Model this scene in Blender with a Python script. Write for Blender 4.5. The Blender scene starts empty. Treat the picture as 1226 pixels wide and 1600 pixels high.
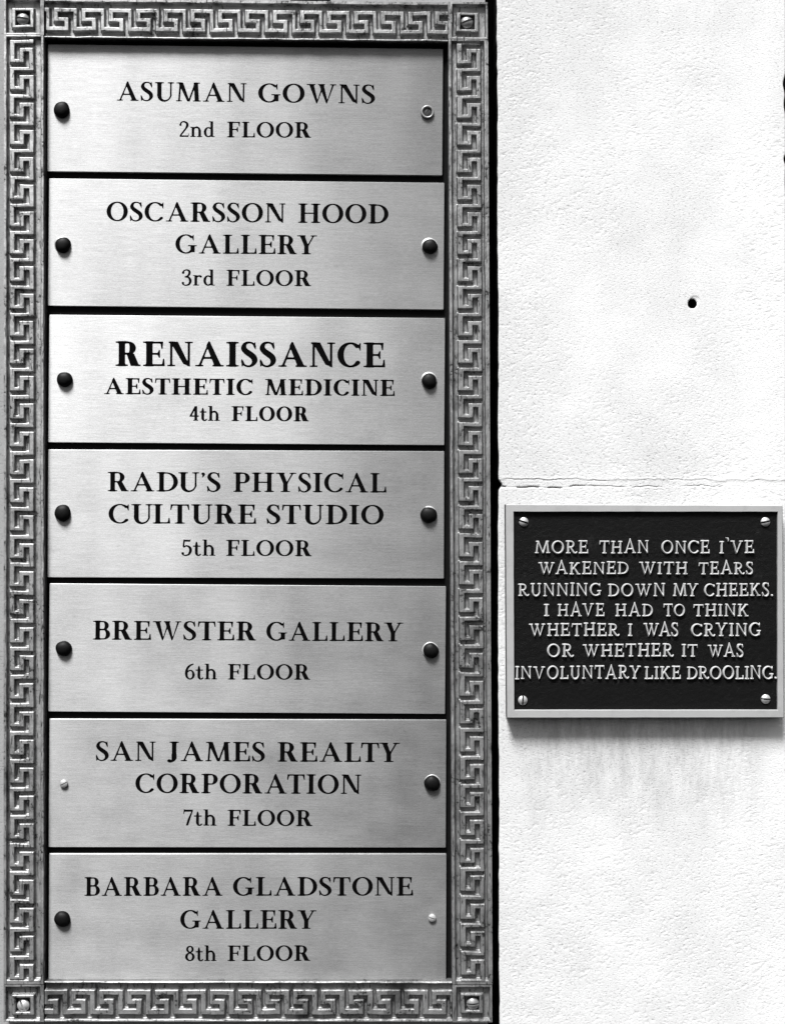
import bpy, math, random
import numpy as np
from mathutils import Vector, Matrix
from mathutils.geometry import delaunay_2d_cdt

# ------------------------------------------------------------------ camera, sky, sun, exposure
sc = bpy.context.scene
C = sc.collection
random.seed(7)
S = 0.0005                      # metres per unit of the survey plan (half a millimetre)
F = 2222.0                      # focal length in plan units
RX, RY, RZ = -1.01003755e-02, -1.51214477e-02, -1.85566898e-03
CU, CV, CD = 579.127, 824.768, 2226.75

def rot(a, b, c):
    ca, sa = math.cos(a), math.sin(a); cb, sb = math.cos(b), math.sin(b); cc, s2 = math.cos(c), math.sin(c)
    Rx = np.array([[1, 0, 0], [0, ca, -sa], [0, sa, ca]])
    Ry = np.array([[cb, 0, sb], [0, 1, 0], [-sb, 0, cb]])
    Rz = np.array([[cc, -s2, 0], [s2, cc, 0], [0, 0, 1]])
    return Rz @ Ry @ Rx
RM = rot(RX, RY, RZ)

def uv_at(px, py, h=0.0):
    """survey point seen at (px, py) lying h units in front of the wall plane -> plan coords u (right), v (down)"""
    px = np.asarray(px, float); py = np.asarray(py, float)
    d = np.stack([(px - 613) / F, (py - 800) / F, np.ones_like(px)], -1) @ RM
    t = (CD - h) / d[..., 2]
    return CU + d[..., 0] * t, CV + d[..., 1] * t

def wx(u): return (np.asarray(u, float) - 613) * S
def wz(v): return (800 - np.asarray(v, float)) * S

cam_d = bpy.data.cameras.new('camera'); cam = bpy.data.objects.new('camera', cam_d); C.objects.link(cam)
cam_d.sensor_fit = 'VERTICAL'; cam_d.sensor_height = 36.0; cam_d.lens = 36.0 * F / 1600
cam_d.clip_start = 0.05; cam_d.clip_end = 200
def axis(r): return Vector((r[0], r[2], -r[1]))
right, up, back = axis(RM[0]), -axis(RM[1]), -axis(RM[2])
m = Matrix.Identity(4)
for i in range(3):
    m[i][0], m[i][1], m[i][2] = right[i], up[i], back[i]
m[0][3], m[1][3], m[2][3] = wx(CU), -CD * S, wz(CV)
cam.matrix_world = m
sc.camera = cam

SUN_EL, SUN_AZ = math.radians(60), math.radians(-25)     # azimuth from straight out of the wall, minus = left
sun_dir = Vector((math.sin(SUN_AZ) * math.cos(SUN_EL), -math.cos(SUN_AZ) * math.cos(SUN_EL), math.sin(SUN_EL)))
w = bpy.data.worlds.new('World'); sc.world = w; w.use_nodes = True
nt = w.node_tree; nt.nodes.clear()
sky = nt.nodes.new('ShaderNodeTexSky'); sky.sky_type = 'NISHITA'; sky.sun_disc = False
sky.sun_elevation = SUN_EL; sky.sun_rotation = math.atan2(sun_dir.x, sun_dir.y)
sky.dust_density = 4.0
bw = nt.nodes.new('ShaderNodeRGBToBW')                   # black-and-white film
bg = nt.nodes.new('ShaderNodeBackground'); bg.inputs['Strength'].default_value = 0.05
out = nt.nodes.new('ShaderNodeOutputWorld')
nt.links.new(sky.outputs[0], bw.inputs[0]); nt.links.new(bw.outputs[0], bg.inputs['Color']); nt.links.new(bg.outputs[0], out.inputs['Surface'])
sun_d = bpy.data.lights.new('sun', 'SUN'); sun = bpy.data.objects.new('sun', sun_d); C.objects.link(sun)
sun_d.energy = 3.0; sun_d.angle = math.radians(17); sun_d.color = (1, 1, 1)
sun.rotation_euler = sun_dir.to_track_quat('Z', 'Y').to_euler()
sun.location = (-1, -3, 3)
sc.view_settings.view_transform = 'Standard'; sc.view_settings.look = 'None'
sc.view_settings.exposure = 1.2; sc.view_settings.gamma = 1.0; sc.view_settings.use_curve_mapping = False

# ------------------------------------------------------------------ small helpers
def obj(name, me, mat=None, parent=None, loc=None):
    o = bpy.data.objects.new(name, me); C.objects.link(o)
    if mat: me.materials.append(mat)
    if parent: o.parent = parent
    if loc is not None: o.location = loc
    return o

def thing(name, label, cat, loc, group=None, roty=0.0):
    o = bpy.data.objects.new(name, None); C.objects.link(o)
    o.empty_display_size = 0.02
    o.location = loc; o.rotation_euler = (0, roty, 0)
    o['label'] = label; o['category'] = cat
    if group: o['group'] = group
    return o

def mesh_np(name, co, faces, smooth=False):
    """co (N,3) array, faces list or (M,4)/(M,3) array"""
    me = bpy.data.meshes.new(name)
    if isinstance(faces, np.ndarray):
        k = faces.shape[1]; n = len(faces)
        me.vertices.add(len(co)); me.vertices.foreach_set('co', np.asarray(co, np.float32).ravel())
        me.loops.add(n * k); me.loops.foreach_set('vertex_index', faces.astype(np.int32).ravel())
        me.polygons.add(n); me.polygons.foreach_set('loop_start', np.arange(0, n * k, k, dtype=np.int32))
        me.polygons.foreach_set('loop_total', np.full(n, k, np.int32))
        me.update(calc_edges=True); me.validate()
    else:
        me.from_pydata([tuple(c) for c in co], [], faces)
        me.update()
    if smooth: me.polygons.foreach_set('use_smooth', [True] * len(me.polygons))
    return me

def grid_faces(r, c, keep=None):
    i = np.arange(r - 1)[:, None] * c + np.arange(c - 1)[None, :]
    q = np.stack([i, i + c, i + c + 1, i + 1], -1)       # rows go down, so this winds towards the viewer
    if keep is not None: return q[keep]
    return q.reshape(-1, 4)

def field_mesh(name, X, Z, Y, y_back=None, smooth=True, keep=None):
    """height-field sheet with a skirt down to y_back all round"""
    r, c = X.shape
    co = np.stack([X, Y, Z], -1).reshape(-1, 3)
    f = grid_faces(r, c, keep)
    if y_back is not None:
        ring = np.concatenate([np.arange(c), np.arange(1, r) * c + c - 1, (r - 1) * c + np.arange(c - 2, -1, -1), np.arange(r - 2, 0, -1) * c])
        base = len(co); bk = co[ring].copy(); fr = co[ring].copy(); bk[:, 1] = y_back
        co = np.concatenate([co, fr, bk]); n = len(ring); a = np.arange(n); b = (a + 1) % n
        f = np.concatenate([f, np.stack([base + a, base + b, base + n + b, base + n + a], -1)])
    return mesh_np(name, co, f, smooth)

def smooth(a, b, x):
    t = np.clip((x - a) / (b - a), 0, 1); return t * t * (3 - 2 * t)

def vnoise(x, y, sc_, seed):
    rs = np.random.RandomState(seed); n = 256
    L = rs.rand(n, n)
    x = np.asarray(x) / sc_; y = np.asarray(y) / sc_
    xi = np.floor(x).astype(int); yi = np.floor(y).astype(int)
    fx = x - xi; fy = y - yi; fx = fx * fx * (3 - 2 * fx); fy = fy * fy * (3 - 2 * fy)
    g = lambda a, b: L[a % n, b % n]
    return (g(xi, yi) * (1 - fx) + g(xi + 1, yi) * fx) * (1 - fy) + (g(xi, yi + 1) * (1 - fx) + g(xi + 1, yi + 1) * fx) * fy

def lathe_mesh(name, prof, n=40, jit=0.0, seed=0):
    """prof: (radius, height towards the viewer), axis = -Y"""
    rs = random.Random(seed); ph = [rs.uniform(0, 6.28) for _ in range(4)]
    co = []; fs = []
    for (r, h) in prof:
        for k in range(n):
            a = 2 * math.pi * k / n
            q = r * (1 + jit * (math.sin(2 * a + ph[0]) + .6 * math.sin(3 * a + ph[1]) + .5 * math.sin(5 * a + ph[2])))
            co.append((q * math.cos(a) * S, -h * S, q * math.sin(a) * S))
    for i in range(len(prof) - 1):
        for k in range(n):
            k2 = (k + 1) % n
            fs.append((i * n + k, i * n + k2, (i + 1) * n + k2, (i + 1) * n + k))
    fs.append(tuple((len(prof) - 1) * n + k for k in range(n)))
    return mesh_np(name, co, fs, True)

def slot_screw_mesh(name, R, h, dome, slot_w, slot_d, ang, edge=0.0):
    """round screw head with a straight driver slot cut across it"""
    s = slot_w / 2
    xs = sorted(set([-R * .999, -R * .97, -R * .9, -R * .75, -R * .55, -R * .38, -s - .7, -s - .12, -s + .12, 0, s - .12, s + .12, s + .7, R * .38, R * .55, R * .75, R * .9, R * .97, R * .999]))
    ts = np.sin(np.linspace(-math.pi / 2, math.pi / 2, 21))
    co = []; ca, sa = math.cos(ang), math.sin(ang)
    for x in xs:
        ch = math.sqrt(max(R * R - x * x, 0))
        for t in ts:
            y = t * ch; rr = math.hypot(x, y) / R
            z = h + dome * (1 - rr ** 2)
            if rr > .9: z -= edge * ((rr - .9) / .1) ** 2
            if abs(x) < s: z = h + dome * .6 - slot_d
            co.append(((x * sa + y * ca) * S, -z * S, (y * sa - x * ca) * S))
    r, c = len(xs), len(ts); fs = []
    for i in range(r - 1):
        for j in range(c - 1):
            fs.append((i * c + j, i * c + j + 1, (i + 1) * c + j + 1, (i + 1) * c + j))
    n = 48; b = len(co)                                   # side wall
    for z in (h * 1.0 - edge, -1.0):
        for k in range(n):
            a = 2 * math.pi * k / n; co.append((R * math.cos(a) * S, -z * S, R * math.sin(a) * S))
    for k in range(n):
        k2 = (k + 1) % n; fs.append((b + k, b + k2, b + n + k2, b + n + k))
    me = mesh_np(name, co, fs, False)
    return me

# ------------------------------------------------------------------ materials
def nodes(name):
    mt = bpy.data.materials.new(name); mt.use_nodes = True
    t = mt.node_tree; b = t.nodes['Principled BSDF']
    return mt, t, b
def N(t, kind, **kw):
    n = t.nodes.new(kind)
    for k, v in kw.items():
        if k in n.inputs: n.inputs[k].default_value = v
        else: setattr(n, k, v)
    return n
def mapping(t, scale, coord='Object', loc=(0, 0, 0), rot=(0, 0, 0)):
    tc = N(t, 'ShaderNodeTexCoord'); mp = N(t, 'ShaderNodeMapping')
    mp.inputs['Scale'].default_value = scale; mp.inputs['Location'].default_value = loc; mp.inputs['Rotation'].default_value = rot
    t.links.new(tc.outputs[coord], mp.inputs['Vector']); return mp.outputs[0]
def noise(t, vec, scale=1.0, detail=3, rough=.55):
    n = N(t, 'ShaderNodeTexNoise', Scale=scale, Detail=detail, Roughness=rough)
    t.links.new(vec, n.inputs['Vector']); return n.outputs['Fac']
def ramp(t, fac, stops):
    r = N(t, 'ShaderNodeValToRGB'); e = r.color_ramp.elements
    while len(e) < len(stops): e.new(.5)
    for i, (p, v) in enumerate(stops):
        e[i].position = p; e[i].color = (v, v, v, 1)
    t.links.new(fac, r.inputs['Fac']); return r.outputs['Color']
def math_(t, op, a, b=None, clamp=False):
    n = N(t, 'ShaderNodeMath', operation=op, use_clamp=clamp)
    for i, v in enumerate((a, b)):
        if v is None: continue
        if isinstance(v, (int, float)): n.inputs[i].default_value = v
        else: t.links.new(v, n.inputs[i])
    return n.outputs[0]
def mixc(t, fac, a, b):
    n = N(t, 'ShaderNodeMix', data_type='RGBA', clamp_factor=True)
    for s_, v in ((0, fac), (6, a), (7, b)):
        if isinstance(v, (int, float)):
            n.inputs[s_].default_value = v if s_ == 0 else (v, v, v, 1)
        else: t.links.new(v, n.inputs[s_])
    return n.outputs[2]
def bump(t, b, h, strength, dist, prev=None):
    n = N(t, 'ShaderNodeBump', Strength=strength, Distance=dist)
    t.links.new(h, n.inputs['Height'])
    if prev is not None: t.links.new(prev, n.inputs['Normal'])
    t.links.new(n.outputs[0], b.inputs['Normal']); return n.outputs[0]
def g(v): return (v, v, v, 1)

def mat_plate(seed, gain):
    mt, t, b = nodes('brushed_metal')
    b.inputs['Metallic'].default_value = 1.0
    b.inputs['Anisotropic'].default_value = .85; b.inputs['Anisotropic Rotation'].default_value = .25
    uvn = N(t, 'ShaderNodeTangent', direction_type='UV_MAP'); uvn.uv_map = 'UVMap'
    t.links.new(uvn.outputs[0], b.inputs['Tangent'])
    fine = noise(t, mapping(t, (260, 1, 2600), loc=(seed * 3.1, 0, seed)), 1, 3, .6)      # brush lines run along the plate
    blot = noise(t, mapping(t, (16, 1, 26), loc=(seed * 1.7, 0, seed * 2.3)), 1, 4, .55)
    spk = noise(t, mapping(t, (1500, 1, 1500), loc=(seed, 0, 0)), 1, 2, .5)
    brush = noise(t, mapping(t, (42, 1, 1250), loc=(seed * 2.2, 0, seed * .7)), 1, 3, .6)
    scr = ramp(t, noise(t, mapping(t, (30, 1, 700), loc=(seed * .9, 0, seed), rot=(0, .05 * (seed - 4), 0)), 1, 2, .5), [(.74, 0), (.77, 1)])
    col = math_(t, 'ADD', math_(t, 'MULTIPLY', fine, .20), math_(t, 'MULTIPLY', blot, .07))
    col = math_(t, 'ADD', col, math_(t, 'MULTIPLY', spk, .25))
    col = math_(t, 'ADD', math_(t, 'ADD', col, math_(t, 'MULTIPLY', brush, .17)), math_(t, 'MULTIPLY', scr, .05))
    band = noise(t, mapping(t, (17, 1, 2.2), loc=(seed * 5.3, 0, seed * 1.9)), 1, 3, .5)  # upright bands: blurred reflections painted into the metal's colour
    col = math_(t, 'ADD', math_(t, 'ADD', col, -.065), math_(t, 'MULTIPLY', math_(t, 'SUBTRACT', band, .5), .16))
    dots = ramp(t, noise(t, mapping(t, (900, 1, 900), loc=(0, 0, seed * 4)), 1, 1, .4), [(.75, 0), (.78, 1)])
    col = math_(t, 'ADD', math_(t, 'MULTIPLY', col, gain), math_(t, 'MULTIPLY', dots, .12))
    cr = N(t, 'ShaderNodeCombineColor')
    for i in range(3): t.links.new(col, cr.inputs[i])
    t.links.new(cr.outputs[0], b.inputs['Base Color'])
    ro = math_(t, 'ADD', math_(t, 'MULTIPLY', blot, .22), .37)
    t.links.new(ro, b.inputs['Roughness'])
    bump(t, b, fine, .25, .00006)
    return mt

def mat_frame():
    mt, t, b = nodes('worn_frame_metal')
    v = mapping(t, (60, 60, 60)); n1 = noise(t, v, 1, 6, .65)
    n2 = noise(t, mapping(t, (420, 420, 420)), 1, 4, .6)
    n3 = noise(t, mapping(t, (700, 700, 110), loc=(3, 1, 2)), 1, 3, .55)
    pat = ramp(t, n1, [(.38, 0), (.60, 1)])
    base = mixc(t, pat, .19, .29)
    n4 = noise(t, mapping(t, (22, 22, 12), loc=(.6, 0, .2)), 1, 5, .7)
    base = mixc(t, ramp(t, n4, [(.57, 0), (.67, .8)]), base, .065)
    spots = ramp(t, math_(t, 'ADD', math_(t, 'MULTIPLY', n2, .6), math_(t, 'MULTIPLY', n1, .5)), [(.435, 1), (.47, 0)])
    base = mixc(t, spots, base, .035)
    flake = ramp(t, n3, [(.60, 0), (.66, 1)])
    base = mixc(t, flake, base, .05)
    t.links.new(base, b.inputs['Base Color'])
    b.inputs['Metallic'].default_value = .65
    b.inputs['Anisotropic'].default_value = .7; b.inputs['Anisotropic Rotation'].default_value = .25
    uvn = N(t, 'ShaderNodeTangent', direction_type='UV_MAP'); uvn.uv_map = 'UVMap'
    t.links.new(uvn.outputs[0], b.inputs['Tangent'])
    t.links.new(math_(t, 'ADD', math_(t, 'MULTIPLY', n2, .25), .30), b.inputs['Roughness'])
    p = bump(t, b, n2, .35, .0004)
    bump(t, b, noise(t, mapping(t, (1600, 1600, 1600)), 1, 2), .3, .0002, p)
    return mt

def mat_simple(name, col, rough, metal=0.0, nscale=900, nstr=.2, ndist=.0002, var=.25):
    mt, t, b = nodes(name)
    n = noise(t, mapping(t, (nscale,) * 3), 1, 4, .6)
    n2 = noise(t, mapping(t, (70, 70, 70)), 1, 4, .6)
    f = math_(t, 'ADD', math_(t, 'MULTIPLY', n, .5), math_(t, 'MULTIPLY', n2, .5))
    c = mixc(t, f, col * (1 - var), min(col * (1 + var), .95))
    t.links.new(c, b.inputs['Base Color'])
    b.inputs['Roughness'].default_value = rough; b.inputs['Metallic'].default_value = metal
    bump(t, b, n, nstr, ndist)
    return mt

def mat_stucco(name, col, grime):
    mt, t, b = nodes(name)
    grain = noise(t, mapping(t, (480, 480, 950), rot=(0, .25, 0)), 1, 3, .66)
    grain2 = noise(t, mapping(t, (800, 800, 1150), loc=(5, 2, 1)), 1, 2, .6)
    big = noise(t, mapping(t, (9, 9, 6), loc=(1.3, 0, .4)), 1, 4, .6)
    big2 = noise(t, mapping(t, (26, 26, 26), loc=(.3, 0, 4.4)), 1, 4, .6)
    area = math_(t, 'ADD', math_(t, 'MULTIPLY', big, .75), math_(t, 'MULTIPLY', big2, .35))
    if grime is not None:                                 # soot plus the wall's light falloff, painted darker towards the directory
        tcd = N(t, 'ShaderNodeTexCoord'); spd = N(t, 'ShaderNodeSeparateXYZ'); t.links.new(tcd.outputs['Object'], spd.inputs[0])
        mrd = N(t, 'ShaderNodeMapRange'); t.links.new(spd.outputs[0], mrd.inputs[0])
        for i_, v_ in ((1, .08), (2, .30), (3, .13), (4, -.10)): mrd.inputs[i_].default_value = v_
        area = math_(t, 'ADD', area, mrd.outputs[0])
    dirt_and_shade = ramp(t, area, [(.44, 0), (.72, 1)])
    pits = ramp(t, grain, [(.33, 1), (.44, 0)])
    c = mixc(t, math_(t, 'MULTIPLY', pits, math_(t, 'ADD', math_(t, 'MULTIPLY', dirt_and_shade, .75), .10)), col, col * .34)
    c = mixc(t, math_(t, 'MULTIPLY', dirt_and_shade, .36), c, col * .6)
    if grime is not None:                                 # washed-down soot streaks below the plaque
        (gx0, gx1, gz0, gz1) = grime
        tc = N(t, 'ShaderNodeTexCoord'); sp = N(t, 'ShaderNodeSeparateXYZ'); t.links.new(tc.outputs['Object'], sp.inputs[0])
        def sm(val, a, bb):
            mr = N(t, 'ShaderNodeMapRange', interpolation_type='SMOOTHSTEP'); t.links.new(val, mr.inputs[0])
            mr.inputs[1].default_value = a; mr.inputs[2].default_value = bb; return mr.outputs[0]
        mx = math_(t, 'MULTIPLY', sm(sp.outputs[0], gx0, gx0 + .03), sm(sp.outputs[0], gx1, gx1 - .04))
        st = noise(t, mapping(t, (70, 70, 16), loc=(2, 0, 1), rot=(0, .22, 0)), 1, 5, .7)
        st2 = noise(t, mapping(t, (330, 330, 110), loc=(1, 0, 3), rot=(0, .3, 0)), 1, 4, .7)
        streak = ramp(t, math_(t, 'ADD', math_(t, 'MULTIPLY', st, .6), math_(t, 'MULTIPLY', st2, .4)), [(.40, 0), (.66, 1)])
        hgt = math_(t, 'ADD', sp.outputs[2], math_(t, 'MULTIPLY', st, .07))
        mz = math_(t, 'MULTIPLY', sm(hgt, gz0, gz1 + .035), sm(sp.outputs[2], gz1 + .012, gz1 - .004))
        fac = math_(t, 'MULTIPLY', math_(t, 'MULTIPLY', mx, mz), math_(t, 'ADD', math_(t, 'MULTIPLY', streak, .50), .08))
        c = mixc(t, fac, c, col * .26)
    t.links.new(c, b.inputs['Base Color'])
    b.inputs['Roughness'].default_value = .95
    b.inputs['Specular IOR Level'].default_value = .2
    p = bump(t, b, ramp(t, grain, [(.25, 0), (.45, .9), (.9, 1)]), .42, .0006)
    bump(t, b, grain2, .40, .0004, p)
    return mt

M_frame = mat_frame()
M_back = mat_simple('black_backing', .004, .8, 0, 500, .5, .0006, .7)
M_back.node_tree.nodes['Principled BSDF'].inputs['Specular IOR Level'].default_value = .1
M_paint = mat_simple('black_letter_paint', .002, .8)
M_paint.node_tree.nodes['Principled BSDF'].inputs['Specular IOR Level'].default_value = .03
_t = M_paint.node_tree; _b = _t.nodes['Principled BSDF']
_c = mixc(_t, ramp(_t, noise(_t, mapping(_t, (620, 1, 620)), 1, 3, .6), [(.72, 0), (.76, 1)]), .002, .08); _t.links.new(_c, _b.inputs['Base Color'])
M_cap = mat_simple('black_lacquer', .002, .55, 0, 700, .25, .0003)
M_cap.node_tree.nodes['Principled BSDF'].inputs['Specular IOR Level'].default_value = .2
M_steel = mat_simple('screw_steel', .52, .42, .45, 900, .25, .0002)
M_dull = mat_simple('dull_screw_metal', .30, .42, .5, 900, .3, .0003)
M_rust = mat_simple('blackened_screw', .05, .5, .4, 900, .4, .0003)
M_dark = mat_simple('gap_shade_black', .006, .95, 0, 60, .5, .002, .6)  # near-black colour that carries the shade inside the gaps
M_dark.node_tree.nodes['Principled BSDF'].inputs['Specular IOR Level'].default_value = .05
M_panel = mat_simple('dark_pebbled_bronze', .005, .5, .0, 1050, .85, .0007, .4)
M_panel.node_tree.nodes['Principled BSDF'].inputs['Specular IOR Level'].default_value = .12
M_edge = mat_simple('shadow_dark_edge', .03, .8)  # dark colour stands in for the shadow line beside the plaque
M_rim = mat_simple('satin_bronze', .41, .60, .15, 1300, .25, .0002, .10)
M_letter = mat_simple('rubbed_bronze_letter', .46, .55, .15, 1300, .3, .0002, .12)

def weather(mt, scale, lo, hi, col):
    t = mt.node_tree; b = t.nodes['Principled BSDF']; src = b.inputs['Base Color'].links[0].from_socket
    n_ = noise(t, mapping(t, (scale,) * 3, loc=(.37, .1, .9)), 1, 6, .72)
    t.links.new(mixc(t, ramp(t, n_, [(lo, 0), (hi, 1)]), src, col), b.inputs['Base Color'])
weather(M_rim, 70, .52, .80, .33); weather(M_rim, 900, .62, .74, .32)
weather(M_panel, 46, .60, .86, .045); weather(M_panel, 700, .70, .74, .07)
weather(M_letter, 300, .56, .72, .20)
weather(M_cap, 240, .62, .70, .012)

# ------------------------------------------------------------------ letter shapes (signed distance fields, cap height = 1)
RES = 72
X0, X1, Y0, Y1 = -.14, 1.36, -.34, 1.22
_gx = np.arange(X0, X1, 1 / RES); _gy = np.arange(Y0, Y1, 1 / RES)
GX, GY = np.meshgrid(_gx, _gy)

def sd_poly(pts):
    pts = np.array(pts, float); n = len(pts)
    d = np.full(GX.shape, 1e9); s = np.ones(GX.shape)
    for i in range(n):
        a = pts[i]; b = pts[i - 1]
        ex, ey = b[0] - a[0], b[1] - a[1]; px, py = GX - a[0], GY - a[1]
        t = np.clip((px * ex + py * ey) / (ex * ex + ey * ey + 1e-12), 0, 1)
        d = np.minimum(d, (px - ex * t) ** 2 + (py - ey * t) ** 2)
        c1 = GY >= a[1]; c2 = GY < b[1]; c3 = ex * py > ey * px
        flip = (c1 & c2 & c3) | (~c1 & ~c2 & ~c3)
        s = np.where(flip, -s, s)
    return s * np.sqrt(d)
def rect(x0, y0, x1, y1): return sd_poly([(x0, y0), (x1, y0), (x1, y1), (x0, y1)])
def U(*f):
    r = f[0]
    for q in f[1:]: r = np.minimum(r, q)
    return r
def SU(k, *f):                                            # soft union: bracketed serifs
    r = f[0]
    for q in f[1:]:
        h = np.clip(.5 + .5 * (q - r) / k, 0, 1); r = q * (1 - h) + r * h - k * h * (1 - h)
    return r
def vstroke(pts):
    """pts (x, y, width): smooth stroke of changing width"""
    P = np.array(pts, float); n = len(P); Q = []
    for i in range(n - 1):
        p0 = P[max(i - 1, 0)]; p1 = P[i]; p2 = P[i + 1]; p3 = P[min(i + 2, n - 1)]
        for t in np.linspace(0, 1, 7)[:-1]:
            Q.append(.5 * ((2 * p1) + (-p0 + p2) * t + (2 * p0 - 5 * p1 + 4 * p2 - p3) * t * t + (-p0 + 3 * p1 - 3 * p2 + p3) * t ** 3))
    Q.append(P[-1]); d = np.full(GX.shape, 9.0)
    for a, b in zip(Q[:-1], Q[1:]):
        ex, ey = b[0] - a[0], b[1] - a[1]
        t = np.clip(((GX - a[0]) * ex + (GY - a[1]) * ey) / (ex * ex + ey * ey + 1e-12), 0, 1)
        d = np.minimum(d, np.hypot(GX - a[0] - ex * t, GY - a[1] - ey * t) - (a[2] + (b[2] - a[2]) * t) / 2)
    return d
def arc(cx, cy, rx, ry, a0, a1, T, t, n=26):
    pts = []
    for a in np.radians(np.linspace(a0, a1, n)):
        wd = t + (T - t) * abs(math.cos(a)) ** 1.6
        pts.append((cx + (rx - T / 2) * math.cos(a), cy + (ry - t / 2) * math.sin(a), wd))
    return vstroke(pts)
def bowl(x0, y0, y1, xr, T, t):
    ry = (y1 - y0) / 2; rx = min(ry * .95, xr - x0 - .02); xm = xr - rx; cy = (y0 + y1) / 2
    an = np.radians(np.linspace(90, -90, 21))
    o = [(x0, y1)] + [(xm + rx * math.cos(a), cy + ry * math.sin(a)) for a in an] + [(x0, y0)]
    i = [(x0 - .1, y1 - t)] + [(xm + max(rx - T, .01) * math.cos(a), cy + (ry - t) * math.sin(a)) for a in an] + [(x0 - .1, y0 + t)]
    return np.maximum(sd_poly(o), -sd_poly(i))
def diag(x0, y0, x1, y1, wd): return sd_poly([(x0 - wd / 2, y0), (x0 + wd / 2, y0), (x1 + wd / 2, y1), (x1 - wd / 2, y1)])

class Style:
    def __init__(s, T, t, sf, sh, cast=False): s.T, s.t, s.sf, s.sh, s.cast = T, t, sf, sh, cast

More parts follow.
